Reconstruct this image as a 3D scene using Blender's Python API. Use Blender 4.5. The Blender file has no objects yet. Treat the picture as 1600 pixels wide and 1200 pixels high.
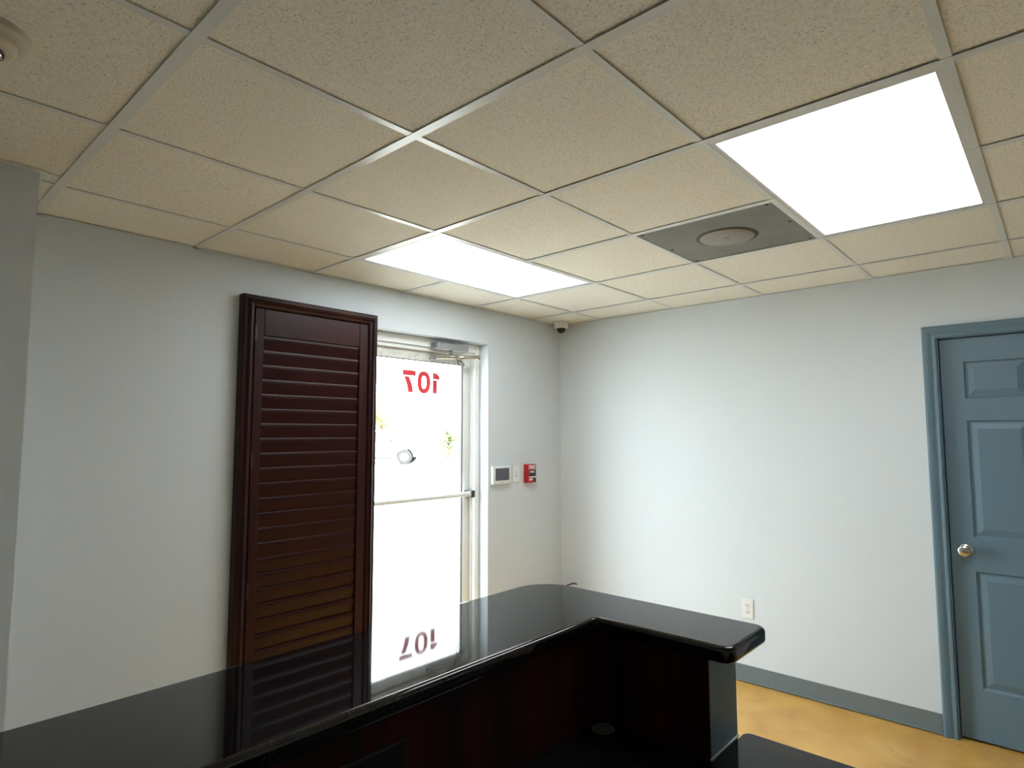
import bpy, bmesh, math, random
from mathutils import Vector, Matrix

random.seed(7)
S = bpy.context.scene
COL = S.collection

# ------------------------------------------------------------------ camera
cam_d = bpy.data.cameras.new('camera')
cam = bpy.data.objects.new('camera', cam_d)
COL.objects.link(cam)
S.camera = cam
cam_d.sensor_width = 36.0
cam_d.lens = 956.2 / 1600 * 36.0
cam_d.clip_start = 0.05
cam_d.clip_end = 500
yaw, pit, rol = 0.8372, 0.0822, -0.0010
fw = Vector((math.sin(yaw) * math.cos(pit), math.cos(yaw) * math.cos(pit), math.sin(pit)))
r0 = Vector((math.cos(yaw), -math.sin(yaw), 0))
u0 = r0.cross(fw)
rr = r0 * math.cos(rol) + u0 * math.sin(rol)
uu = u0 * math.cos(rol) - r0 * math.sin(rol)
cam.matrix_world = Matrix((
    (rr.x, uu.x, -fw.x, -3.9048), (rr.y, uu.y, -fw.y, -2.9985),
    (rr.z, uu.z, -fw.z, 1.5362), (0, 0, 0, 1)))

# ------------------------------------------------------------------ world, sun, exposure
W = bpy.data.worlds.new('sky')
S.world = W
W.use_nodes = True
bg = W.node_tree.nodes['Background']
bg.inputs[0].default_value = (0.84, 0.93, 1.0, 1)
bg.inputs[1].default_value = 18.0
sun_d = bpy.data.lights.new('sun', 'SUN')
sun_d.energy = 66
sun_d.angle = 0.02
sun_d.color = (1.0, 0.98, 0.94)
sun = bpy.data.objects.new('sun', sun_d)
COL.objects.link(sun)
sun.rotation_euler = Vector((0.28, 0.62, -0.9)).to_track_quat('-Z', 'Y').to_euler()
PANEL_LIGHT = 8.6
S.view_settings.view_transform = 'Standard'
S.view_settings.look = 'None'
S.view_settings.exposure = 0.0
S.view_settings.gamma = 1.0
S.view_settings.use_curve_mapping = False


# ------------------------------------------------------------------ materials
def mat(name, color, rough=0.5, metal=0.0, spec=0.5, coat=0.0, bump=None, mottle=None, trans=None):
    m = bpy.data.materials.new(name)
    m.use_nodes = True
    nt = m.node_tree
    b = nt.nodes['Principled BSDF']
    b.inputs['Base Color'].default_value = (*color, 1)
    b.inputs['Roughness'].default_value = rough
    b.inputs['Metallic'].default_value = metal
    b.inputs['Specular IOR Level'].default_value = spec
    if coat:
        b.inputs['Coat Weight'].default_value = coat
        b.inputs['Coat Roughness'].default_value = 0.05
    tc = nt.nodes.new('ShaderNodeTexCoord')
    if mottle:                      # (scale, second colour, low, high)
        n = nt.nodes.new('ShaderNodeTexNoise')
        n.inputs['Scale'].default_value = mottle[0]
        n.inputs['Detail'].default_value = 6
        nt.links.new(tc.outputs['Object'], n.inputs['Vector'])
        r = nt.nodes.new('ShaderNodeValToRGB')
        r.color_ramp.elements[0].position = mottle[2]
        r.color_ramp.elements[1].position = mottle[3]
        r.color_ramp.elements[0].color = (*mottle[1], 1)
        r.color_ramp.elements[1].color = (*color, 1)
        nt.links.new(n.outputs['Fac'], r.inputs['Fac'])
        nt.links.new(r.outputs['Color'], b.inputs['Base Color'])
    if bump:                        # (scale, strength, distance)
        n = nt.nodes.new('ShaderNodeTexNoise')
        n.inputs['Scale'].default_value = bump[0]
        n.inputs['Detail'].default_value = 3
        nt.links.new(tc.outputs['Object'], n.inputs['Vector'])
        k = nt.nodes.new('ShaderNodeBump')
        k.inputs['Strength'].default_value = bump[1]
        k.inputs['Distance'].default_value = bump[2]
        nt.links.new(n.outputs['Fac'], k.inputs['Height'])
        nt.links.new(k.outputs['Normal'], b.inputs['Normal'])
    return m


def wood(name, dark, light, scale, stretch, rough, spec=0.22):
    m = mat(name, dark, rough, spec=spec)
    nt = m.node_tree
    b = nt.nodes['Principled BSDF']
    tc = nt.nodes.new('ShaderNodeTexCoord')
    mp = nt.nodes.new('ShaderNodeMapping')
    mp.inputs['Scale'].default_value = stretch
    n = nt.nodes.new('ShaderNodeTexNoise')
    n.inputs['Scale'].default_value = scale
    n.inputs['Detail'].default_value = 5
    n.inputs['Distortion'].default_value = 0.6
    r = nt.nodes.new('ShaderNodeValToRGB')
    r.color_ramp.elements[0].position = 0.38
    r.color_ramp.elements[1].position = 0.66
    r.color_ramp.elements[0].color = (*dark, 1)
    r.color_ramp.elements[1].color = (*light, 1)
    nt.links.new(tc.outputs['Object'], mp.inputs['Vector'])
    nt.links.new(mp.outputs['Vector'], n.inputs['Vector'])
    nt.links.new(n.outputs['Fac'], r.inputs['Fac'])
    nt.links.new(r.outputs['Color'], b.inputs['Base Color'])
    return m


def tile_material():
    m = mat('mineral_tile', (0.74, 0.66, 0.50), 0.95, spec=0.15)
    nt = m.node_tree
    b = nt.nodes['Principled BSDF']
    tc = nt.nodes.new('ShaderNodeTexCoord')
    oi = nt.nodes.new('ShaderNodeObjectInfo')
    mul = nt.nodes.new('ShaderNodeMath'); mul.operation = 'MULTIPLY'; mul.inputs[1].default_value = 37.0
    nt.links.new(oi.outputs['Random'], mul.inputs[0])
    add = nt.nodes.new('ShaderNodeVectorMath'); add.operation = 'ADD'
    nt.links.new(tc.outputs['Object'], add.inputs[0])
    nt.links.new(mul.outputs[0], add.inputs[1])
    # pin holes: small dark fissures
    v = nt.nodes.new('ShaderNodeTexVoronoi')
    v.inputs['Scale'].default_value = 105
    v.inputs['Randomness'].default_value = 1.0
    nt.links.new(add.outputs[0], v.inputs['Vector'])
    lt = nt.nodes.new('ShaderNodeMapRange')
    lt.inputs['From Min'].default_value = 0.11
    lt.inputs['From Max'].default_value = 0.24
    nt.links.new(v.outputs['Distance'], lt.inputs['Value'])
    # only some of the cells carry a hole
    sp = nt.nodes.new('ShaderNodeSeparateColor')
    nt.links.new(v.outputs['Color'], sp.inputs[0])
    gt = nt.nodes.new('ShaderNodeMath'); gt.operation = 'GREATER_THAN'; gt.inputs[1].default_value = 0.34
    nt.links.new(sp.outputs[0], gt.inputs[0])
    mx = nt.nodes.new('ShaderNodeMath'); mx.operation = 'MAXIMUM'
    nt.links.new(lt.outputs[0], mx.inputs[0]); nt.links.new(gt.outputs[0], mx.inputs[1])
    # fine grain
    n = nt.nodes.new('ShaderNodeTexNoise'); n.inputs['Scale'].default_value = 160; n.inputs['Detail'].default_value = 4
    nt.links.new(add.outputs[0], n.inputs['Vector'])
    r = nt.nodes.new('ShaderNodeValToRGB')
    r.color_ramp.elements[0].position = 0.36; r.color_ramp.elements[1].position = 0.56
    r.color_ramp.elements[0].color = (0.76, 0.755, 0.69, 1)
    r.color_ramp.elements[1].color = (0.90, 0.895, 0.82, 1)
    nt.links.new(n.outputs['Fac'], r.inputs['Fac'])
    mix = nt.nodes.new('ShaderNodeMix'); mix.data_type = 'RGBA'
    mix.inputs['A'].default_value = (0.34, 0.32, 0.27, 1)
    nt.links.new(mx.outputs[0], mix.inputs['Factor'])
    nt.links.new(r.outputs['Color'], mix.inputs['B'])
    nt.links.new(mix.outputs['Result'], b.inputs['Base Color'])
    k = nt.nodes.new('ShaderNodeBump'); k.inputs['Strength'].default_value = 0.5; k.inputs['Distance'].default_value = 0.002
    nt.links.new(mx.outputs[0], k.inputs['Height'])
    nt.links.new(k.outputs['Normal'], b.inputs['Normal'])
    return m


def glass_material(name='clear_glass', tint=(0.96, 0.98, 0.97)):
    m = bpy.data.materials.new(name); m.use_nodes = True
    nt = m.node_tree
    nt.nodes.remove(nt.nodes['Principled BSDF'])
    out = nt.nodes['Material Output']
    t = nt.nodes.new('ShaderNodeBsdfTransparent'); t.inputs[0].default_value = (*tint, 1)
    g = nt.nodes.new('ShaderNodeBsdfGlossy'); g.inputs['Roughness'].default_value = 0.01
    lw = nt.nodes.new('ShaderNodeLayerWeight')
    pw = nt.nodes.new('ShaderNodeMath'); pw.operation = 'POWER'; pw.inputs[1].default_value = 5.0
    nt.links.new(lw.outputs['Facing'], pw.inputs[0])
    f = nt.nodes.new('ShaderNodeMath'); f.operation = 'MULTIPLY_ADD'; f.inputs[1].default_value = 0.9; f.inputs[2].default_value = 0.04
    nt.links.new(pw.outputs[0], f.inputs[0])
    x = nt.nodes.new('ShaderNodeMixShader')
    nt.links.new(f.outputs[0], x.inputs[0]); nt.links.new(t.outputs[0], x.inputs[1]); nt.links.new(g.outputs[0], x.inputs[2])
    nt.links.new(x.outputs[0], out.inputs[0])
    return m


def vinyl_material():
    m = bpy.data.materials.new('red_window_vinyl'); m.use_nodes = True
    nt = m.node_tree
    nt.nodes.remove(nt.nodes['Principled BSDF'])
    out = nt.nodes['Material Output']
    t = nt.nodes.new('ShaderNodeBsdfTranslucent'); t.inputs[0].default_value = (0.14, 0.022, 0.027, 1)
    d = nt.nodes.new('ShaderNodeBsdfDiffuse'); d.inputs[0].default_value = (0.55, 0.055, 0.07, 1)
    x = nt.nodes.new('ShaderNodeAddShader')
    nt.links.new(t.outputs[0], x.inputs[0]); nt.links.new(d.outputs[0], x.inputs[1])
    nt.links.new(x.outputs[0], out.inputs[0])
    return m


def emit_material(name, color, strength):
    m = bpy.data.materials.new(name); m.use_nodes = True
    b = m.node_tree.nodes['Principled BSDF']
    b.inputs['Base Color'].default_value = (0.9, 0.9, 0.9, 1)
    b.inputs['Emission Color'].default_value = (*color, 1)
    b.inputs['Emission Strength'].default_value = strength
    return m


def granite_material(name, rough, spec=0.5):
    m = mat(name, (0.012, 0.013, 0.014), rough, spec=spec)
    nt = m.node_tree
    b = nt.nodes['Principled BSDF']
    tc = nt.nodes.new('ShaderNodeTexCoord')
    n = nt.nodes.new('ShaderNodeTexNoise'); n.inputs['Scale'].default_value = 420; n.inputs['Detail'].default_value = 3
    nt.links.new(tc.outputs['Object'], n.inputs['Vector'])
    r = nt.nodes.new('ShaderNodeValToRGB')
    r.color_ramp.elements[0].position = 0.55; r.color_ramp.elements[1].position = 0.74
    r.color_ramp.elements[0].color = (0.0035, 0.0038, 0.004, 1)
    r.color_ramp.elements[1].color = (0.032, 0.033, 0.034, 1)
    nt.links.new(n.outputs['Fac'], r.inputs['Fac'])
    nt.links.new(r.outputs['Color'], b.inputs['Base Color'])
    n2 = nt.nodes.new('ShaderNodeTexNoise'); n2.inputs['Scale'].default_value = 9; n2.inputs['Detail'].default_value = 5
    nt.links.new(tc.outputs['Object'], n2.inputs['Vector'])
    mr = nt.nodes.new('ShaderNodeMapRange')
    mr.inputs['To Min'].default_value = rough * 0.7; mr.inputs['To Max'].default_value = rough * 1.4
    nt.links.new(n2.outputs['Fac'], mr.inputs['Value'])
    nt.links.new(mr.outputs[0], b.inputs['Roughness'])
    return m


def floor_material():
    m = mat('stained_concrete', (0.6, 0.38, 0.11), 0.28, spec=0.5)
    nt = m.node_tree
    b = nt.nodes['Principled BSDF']
    tc = nt.nodes.new('ShaderNodeTexCoord')
    n = nt.nodes.new('ShaderNodeTexNoise'); n.inputs['Scale'].default_value = 3.2; n.inputs['Detail'].default_value = 8
    n.inputs['Distortion'].default_value = 0.8
    nt.links.new(tc.outputs['Object'], n.inputs['Vector'])
    r = nt.nodes.new('ShaderNodeValToRGB')
    r.color_ramp.elements[0].position = 0.30; r.color_ramp.elements[1].position = 0.68
    r.color_ramp.elements[0].color = (0.50, 0.255, 0.050, 1)
    r.color_ramp.elements[1].color = (0.70, 0.415, 0.105, 1)
    nt.links.new(n.outputs['Fac'], r.inputs['Fac'])
    # stray chips and pale scratches
    n2 = nt.nodes.new('ShaderNodeTexNoise'); n2.inputs['Scale'].default_value = 17; n2.inputs['Detail'].default_value = 6
    n2.inputs['Distortion'].default_value = 2.2
    nt.links.new(tc.outputs['Object'], n2.inputs['Vector'])
    r2 = nt.nodes.new('ShaderNodeValToRGB')
    r2.color_ramp.elements[0].position = 0.69; r2.color_ramp.elements[1].position = 0.75
    nt.links.new(n2.outputs['Fac'], r2.inputs['Fac'])
    mx = nt.nodes.new('ShaderNodeMix'); mx.data_type = 'RGBA'
    mx.inputs['B'].default_value = (0.72, 0.56, 0.30, 1)
    nt.links.new(r2.outputs['Color'], mx.inputs['Factor']); nt.links.new(r.outputs['Color'], mx.inputs['A'])
    r3 = nt.nodes.new('ShaderNodeValToRGB')
    r3.color_ramp.elements[0].position = 0.20; r3.color_ramp.elements[1].position = 0.27
    r3.color_ramp.elements[0].color = (1, 1, 1, 1); r3.color_ramp.elements[1].color = (0, 0, 0, 1)
    nt.links.new(n2.outputs['Fac'], r3.inputs['Fac'])
    mx2 = nt.nodes.new('ShaderNodeMix'); mx2.data_type = 'RGBA'
    mx2.inputs['B'].default_value = (0.20, 0.10, 0.03, 1)
    nt.links.new(r3.outputs['Color'], mx2.inputs['Factor']); nt.links.new(mx.outputs['Result'], mx2.inputs['A'])
    nt.links.new(mx2.outputs['Result'], b.inputs['Base Color'])
    return m


M = dict(
    wall=mat('painted_drywall', (0.662, 0.714, 0.757), 0.75, spec=0.3, bump=(75, 0.10, 0.004)),
    bounce_wall=mat('bounce_drywall', (0.84, 0.85, 0.86), 0.75, spec=0.3, bump=(75, 0.10, 0.004)),  # whiter than the visible walls, to bounce more light into the room
    floor=floor_material(),
    tile=tile_material(),
    grid=mat('white_grid_metal', (0.72, 0.76, 0.76), 0.30, spec=0.5),
    plenum=mat('dark_plenum', (0.03, 0.03, 0.03), 0.9),
    fixture=mat('white_fixture', (0.72, 0.73, 0.76), 0.4),
    diffuser=emit_material('led_diffuser', (0.90, 0.97, 1.0), PANEL_LIGHT),
    base=mat('grey_vinyl', (0.155, 0.185, 0.20), 0.5, bump=(60, 0.05, 0.002)),
    teal=mat('blue_grey_door_paint', (0.120, 0.198, 0.258), 0.45, bump=(120, 0.04, 0.001)),
    mahog=wood('dark_mahogany', (0.016, 0.0030, 0.0032), (0.034, 0.0055, 0.0050), 7, (1, 1, 0.15), 0.40),
    slat=wood('dark_mahogany_slat', (0.016, 0.0020, 0.0024), (0.029, 0.0031, 0.0034), 7, (0.15, 1, 1), 0.34, 0.22),
    lam=wood('mahogany_laminate', (0.007, 0.003, 0.0025), (0.034, 0.0055, 0.0045), 11, (1, 1, 0.07), 0.35),
    top=granite_material('black_solid_surface', 0.035),
    work=granite_material('black_work_surface', 0.10, 0.3),
    black=mat('black_plastic', (0.012, 0.012, 0.013), 0.35),
    gasket=mat('black_gasket', (0.01, 0.01, 0.01), 0.6),
    alu=mat('white_storefront_paint', (0.80, 0.82, 0.81), 0.6, bump=(40, 0.04, 0.001)),
    alu_dirty=mat('scuffed_white_door_paint', (0.70, 0.70, 0.66), 0.5, mottle=(23, (0.52, 0.50, 0.43), 0.3, 0.5)),
    closer=mat('silver_closer', (0.36, 0.37, 0.38), 0.42, metal=0.5),
    cap_grey=mat('closer_cap_grey', (0.17, 0.17, 0.18), 0.5),
    steel=mat('brushed_nickel', (0.62, 0.60, 0.56), 0.22, metal=1.0),
    white=mat('white_plastic', (0.78, 0.79, 0.78), 0.35),
    ivory=mat('off_white_plastic', (0.60, 0.56, 0.46), 0.45),
    screen=mat('grey_lcd', (0.075, 0.08, 0.10), 0.25),
    red=mat('red_enamel', (0.48, 0.012, 0.018), 0.3),
    redprint=mat('white_print', (0.85, 0.83, 0.83), 0.5),
    galv=mat('galvanised_sheet', (0.215, 0.21, 0.19), 0.5, metal=0.25, mottle=(4.5, (0.15, 0.145, 0.13), 0.3, 0.65)),
    stain=mat('grimy_ring', (0.12, 0.108, 0.085), 0.7, mottle=(14, (0.07, 0.062, 0.048), 0.35, 0.62)),
    disc=mat('disc_grey', (0.30, 0.295, 0.265), 0.6),
    glass=glass_material(),
    vinyl=vinyl_material(),
    grom=mat('grey_grommet', (0.075, 0.08, 0.078), 0.6, spec=0.2),
    caulk=mat('pale_caulk', (0.42, 0.50, 0.52), 0.5),
    asphalt=mat('sunlit_concrete', (0.42, 0.41, 0.385), 0.9, mottle=(0.8, (0.34, 0.33, 0.31), 0.35, 0.65)),
    brick=mat('exterior_stucco', (0.55, 0.52, 0.46), 0.9),
    roof=mat('roof_deck', (0.25, 0.25, 0.25), 0.9),
    carpaint=mat('silver_car_paint', (0.55, 0.56, 0.57), 0.3, coat=0.5),
    tyre=mat('black_rubber', (0.012, 0.012, 0.012), 0.9),
    carglass=mat('tinted_car_glass', (0.03, 0.035, 0.04), 0.1),
    bark=mat('bark', (0.10, 0.07, 0.045), 0.9),
    leaf=mat('green_leaf', (0.15, 0.19, 0.06), 0.6),
    leaf2=mat('yellow_green_leaf', (0.26, 0.29, 0.08), 0.6),
    brass=mat('brass_valve', (0.55, 0.38, 0.12), 0.3, metal=1.0),
    hose=mat('black_hose', (0.015, 0.015, 0.015), 0.6),
)


# ------------------------------------------------------------------ mesh helpers
def box(bm, x0, x1, y0, y1, z0, z1, bev=0.0, seg=2):
    r = bmesh.ops.create_cube(bm, size=1.0)
    vs = r['verts']
    for v in vs:
        v.co = Vector(((x0 + x1) / 2 + v.co.x * (x1 - x0), (y0 + y1) / 2 + v.co.y * (y1 - y0), (z0 + z1) / 2 + v.co.z * (z1 - z0)))
    if bev:
        es = list({e for v in vs for e in v.link_edges})
        bmesh.ops.bevel(bm, geom=es, offset=bev, segments=seg, profile=0.5, affect='EDGES')
    return bm


def lathe(bm, prof, n=32, axis='Z', at=(0, 0, 0)):
    """prof: list of (radius, height)."""
    rings = []
    for r, h in prof:
        ring = []
        for k in range(n):
            a = 2 * math.pi * k / n
            p = (r * math.cos(a), r * math.sin(a), h)
            if axis == 'X':
                p = (p[2], p[0], p[1])
            elif axis == 'Y':
                p = (p[0], p[2], p[1])
            ring.append(bm.verts.new((p[0] + at[0], p[1] + at[1], p[2] + at[2])))
        rings.append(ring)
    for a, b in zip(rings, rings[1:]):
        for k in range(n):
            bm.faces.new((a[k], a[(k + 1) % n], b[(k + 1) % n], b[k]))
    bm.faces.new(rings[0])
    bm.faces.new(rings[-1])
    bmesh.ops.recalc_face_normals(bm, faces=bm.faces)
    return bm


def tube(bm, pts, r, n=10):
    """round bar along a polyline."""
    pts = [Vector(p) for p in pts]
    rings = []
    for i, p in enumerate(pts):
        t = (pts[min(i + 1, len(pts) - 1)] - pts[max(i - 1, 0)]).normalized()
        a = t.orthogonal().normalized() if i == 0 else (rings_a - t * rings_a.dot(t)).normalized()
        rings_a = a
        b = t.cross(a)
        rings.append([bm.verts.new(p + (a * math.cos(2 * math.pi * k / n) + b * math.sin(2 * math.pi * k / n)) * r) for k in range(n)])
    for a, b in zip(rings, rings[1:]):
        for k in range(n):
            bm.faces.new((a[k], a[(k + 1) % n], b[(k + 1) % n], b[k]))
    bm.faces.new(rings[0]); bm.faces.new(rings[-1])
    bmesh.ops.recalc_face_normals(bm, faces=bm.faces)
    return bm


def prism(bm, poly, lo, hi, axis='Z', hole=None):
    """extrude a 2-D polygon; axis Z: (x,y), Y: (x,z), X: (y,z)."""
    def P(u, v, w):
        return {'Z': (u, v, w), 'Y': (u, w, v), 'X': (w, u, v)}[axis]
    a = [bm.verts.new(P(u, v, lo)) for u, v in poly]
    b = [bm.verts.new(P(u, v, hi)) for u, v in poly]
    n = len(poly)
    for k in range(n):
        bm.faces.new((a[k], a[(k + 1) % n], b[(k + 1) % n], b[k]))
    if hole:
        c = [bm.verts.new(P(u, v, lo)) for u, v in hole]
        d = [bm.verts.new(P(u, v, hi)) for u, v in hole]
        for k in range(n):
            bm.faces.new((c[k], c[(k + 1) % n], d[(k + 1) % n], d[k]))
            bm.faces.new((a[k], a[(k + 1) % n], c[(k + 1) % n], c[k]))
            bm.faces.new((b[k], b[(k + 1) % n], d[(k + 1) % n], d[k]))
    else:
        bm.faces.new(a); bm.faces.new(b)
    bmesh.ops.recalc_face_normals(bm, faces=bm.faces)
    return bm


def bev_all(bm, off, seg=2, ang=0.6):
    es = [e for e in bm.edges if len(e.link_faces) == 2 and e.calc_face_angle() > ang]
    bmesh.ops.bevel(bm, geom=es, offset=off, segments=seg, profile=0.5, affect='EDGES')
    return bm


def mesh_of(name, bm, m, smooth=False, flat_top=False):
    me = bpy.data.meshes.new(name)
    bm.to_mesh(me)
    bm.free()
    if m:
        me.materials.append(M[m] if isinstance(m, str) else m)
    if smooth:
        for p in me.polygons:
            p.use_smooth = True
        try:
            me.set_sharp_from_angle(angle=0.7)
        except Exception:
            pass
        if flat_top:
            for p in me.polygons:
                if abs(p.normal.z) > 0.9995:
                    p.use_smooth = False
    return me


def obj(name, bm, m, parent=None, smooth=False, loc=None, flat_top=False):
    me = bm if isinstance(bm, bpy.types.Mesh) else mesh_of(name, bm, m, smooth, flat_top)
    o = bpy.data.objects.new(name, me)
    COL.objects.link(o)
    if parent:
        o.parent = parent
        o.matrix_parent_inverse = Matrix.Translation(parent.location).inverted()
    if loc:
        o.location = loc
    return o


def tag(o, label, cat, group=None, kind=None):
    o['label'] = label
    o['category'] = cat
    if group:
        o['group'] = group
    if kind:
        o['kind'] = kind
    return o


def thing(name, label, cat, loc, group=None, kind=None):
    o = bpy.data.objects.new(name, None)
    o.empty_display_size = 0.1
    COL.objects.link(o)
    o.location = loc
    return tag(o, label, cat, group, kind)


def B():
    return bmesh.new()


# ------------------------------------------------------------------ the room
H = 2.4126                      # ceiling height
XL, YR = -5.10, -6.00           # far-left and rear walls (outside the view)
T = 0.6096
OX, OY = -0.3676, -0.4014       # a crossing of the ceiling grid

bm = box(B(), XL - 0.1, 0.1, YR - 0.1, 0.195, -0.12, 0)
tag(obj('floor', bm, 'floor'), 'glossy tan stained concrete floor with mottled orange patches', 'floor', kind='structure')

# wall with the glass entrance: opening x -1.93..-0.83, z 0..2.172, 0.195 thick
bm = B()
box(bm, XL - 0.1, -1.912, 0.0, 0.195, 0, 2.62)
box(bm, -0.83, 0.1, 0.0, 0.195, 0, 2.62)
box(bm, -1.912, -0.83, 0.0, 0.195, 2.172, 2.62)
tag(obj('wall_front', bm, 'wall'), 'pale blue-grey painted wall holding the glass entrance and dark shutter', 'wall', kind='structure')

# right wall with the blue-grey door: opening y -3.36..-2.515
bm = B()
box(bm, 0.0, 0.1, -2.515, 0.0, 0, 2.62)
box(bm, 0.0, 0.1, YR - 0.1, -3.36, 0, 2.62)
box(bm, 0.0, 0.1, -3.36, -2.515, 2.045, 2.62)
tag(obj('wall_right', bm, 'wall'), 'pale blue-grey painted wall with power outlet and blue-grey panel door', 'wall', kind='structure')

bm = box(B(), 0.104, 0.20, -3.75, -2.15, -0.12, 2.62)  # added slab, stops sky light leaking under the door
tag(obj('light_block_slab', bm, 'plenum'), 'dark slab added behind the blue-grey door to block outside light', 'wall', kind='structure')

# left wall: thick return nearer than the entrance wall
bm = box(B(), XL, -3.49, -0.50, 0.0, 0, 2.62)
tag(obj('wall_left', bm, 'wall'), 'grey projecting wall return at the left end of the entrance wall', 'wall', kind='structure')
bm = box(B(), XL - 0.1, XL, YR, 0, 0, 2.62)  # side and rear walls are unseen, whitened for extra bounce light
tag(obj('wall_side', bm, 'bounce_wall'), 'unseen side wall beyond the counter end, white to bounce more light', 'wall', kind='structure')
bm = box(B(), XL - 0.1, 0.0, YR - 0.1, YR, 0, 2.62)
tag(obj('wall_rear', bm, 'bounce_wall'), 'unseen rear wall facing the entrance, white to bounce more light', 'wall', kind='structure')
bm = box(B(), XL - 0.3, 0.3, YR - 0.3, 0.5, 2.63, 2.9)  # unseen slab put in to keep sun and sky light out
tag(obj('roof', bm, 'roof'), 'unseen flat roof deck added over the office ceiling to block sun and sky', 'roof', kind='structure')


def baseboard(name, boxes, label):
    bm = B()
    for a in boxes:
        box(bm, *a, bev=0.002, seg=1)
    tag(obj(name, bm, 'base'), label, 'baseboard', kind='structure')


# cove base: flat strip with a small toe
baseboard('baseboard_right', [(-0.004, 0.0, -2.449, -0.004, 0.006, 0.105), (-0.014, 0.0, -2.449, -0.004, 0.004, 0.014)],
          'grey vinyl cove baseboard along the right wall up to the blue-grey door')
baseboard('baseboard_front', [(-0.828, -0.004, -0.004, 0.0, 0.006, 0.105), (-0.828, -0.004, -0.014, 0.0, 0.004, 0.014)],
          'grey vinyl cove baseboard between the glass entrance and the room corner')
baseboard('baseboard_left', [(-3.486, -2.60, -0.004, 0.0, 0.006, 0.105), (-3.486, -2.60, -0.014, 0.0, 0.004, 0.014)],
          'grey vinyl cove baseboard left of the dark shutter')

# ------------------------------------------------------------------ ceiling grid
ceil = thing('ceiling', 'suspended ceiling of beige fissured tiles in a white metal grid', 'ceiling', (0, 0, H), kind='structure')
LX = [OX + k * T for k in range(-8, 1)]
LX = [x for x in LX if x > XL + 0.02]              # main runners, along y
LY = [OY - k * T for k in range(0, 10)]
LY = [y for y in LY if y > YR + 0.02]              # cross tees, along x
xs = [XL] + LX + [0.0]
ys = [0.0] + LY + [YR]
MW, CW = 0.031, 0.024
LIGHTS = []
plate_cell = None


def near(a, b):
    return abs(a - b) < 0.02


mains = None
for x in LX:
    yt = -0.5 if x < -3.49 else 0.0
    spans = [(YR, yt)]
    if near(x, OX - 2 * T):          # the runner stops at the two light panels
        spans = [(YR, OY - 4 * T + 0.012), (OY - 3 * T - 0.012, OY - T + 0.012), (OY - 0.012, 0.0)]
    for q0, q1 in spans:
        bm = B()
        box(bm, x - MW / 2, x + MW / 2, q0, q1, H - 0.0012, H)
        box(bm, x - 0.004, x + 0.004, q0 + 0.03, q1 - 0.03, H, H + 0.035)
        obj('main_runner', bm, 'grid', ceil)
for y in LY:
    for a, b in zip(xs, xs[1:]):
        if y > -0.5 and b < -3.49:
            continue
        bm = B()
        a2 = max(a, -3.49) if y > -0.5 else a
        box(bm, a2 + (MW / 2 if a > XL + .01 else 0), b - (MW / 2 if b < -.01 else 0), y - CW / 2, y + CW / 2, H - 0.0002, H + 0.001)
        box(bm, a2 + 0.012, b - 0.012, y - 0.004, y + 0.004, H + 0.001, H + 0.03)
        obj('cross_tee', bm, 'grid', ceil)
# wall angle around the edge
for a in [(XL, -3.49, -0.522, -0.50), (-3.49, -3.468, -0.522, 0.0), (-3.468, 0, -0.022, 0.0), (-0.022, 0.0, YR, -0.022), (XL, XL + .022, YR, -0.522), (XL + .022, -.022, YR, YR + .022)]:
    bm = box(B(), *a, H - 0.0012, H)
    if a[3] - a[2] < 0.03 and a[3] in (0.0, -0.50):
        box(bm, a[0], a[1], a[3] - 0.0015, a[3], H, H + 0.02)
    obj('wall_angle', bm, 'grid', ceil)

light_cells = {(OX - 3 * T, OY - 3 * T), (OX - 3 * T, OY)}
skip = set()
for lx, ly in light_cells:
    for q in (0, 1):
        skip.add((round(lx + q * T, 3), round(ly, 3)))
plate = (round(OX - 2 * T, 3), round(OY - 2 * T, 3))
skip.add(plate)
tile_cache = {}
for i, (a, b) in enumerate(zip(xs, xs[1:])):
    for j, (t, u) in enumerate(zip(ys, ys[1:])):
        if (round(a, 3), round(t, 3)) in skip:
            continue
        x0, x1, y0, y1 = a, b, u, t
        polys = [(x0, x1, y0, y1)]
        if x0 < -3.5 and y1 > -0.5:            # cells that meet the wall return
            polys = []
            if y0 < -0.5:
                polys.append((x0, x1, y0, -0.5))
            if x1 > -3.49:
                polys.append((-3.49, x1, max(y0, -0.5), y1))
        for (p0, p1, q0, q1) in polys:
            w, d = p1 - p0 - 0.010, q1 - q0 - 0.010
            if w < 0.03 or d < 0.03:
                continue
            key = (round(w, 3), round(d, 3))
            if key not in tile_cache:
                bm = box(B(), -w / 2, w / 2, -d / 2, d / 2, 0, 0.015)
                tile_cache[key] = mesh_of('ceiling_tile', bm, 'tile')
            o = bpy.data.objects.new('ceiling_tile', tile_cache[key])
            COL.objects.link(o)
            o.parent = ceil
            # location is relative to the ceiling's own origin
            o.location = ((p0 + p1) / 2, (q0 + q1) / 2, 0.0035 + random.uniform(-0.0008, 0.0008))
bm = box(B(), XL, 0, YR, 0, H + 0.16, H + 0.17)
obj('plenum_deck', bm, 'plenum', ceil)

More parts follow.
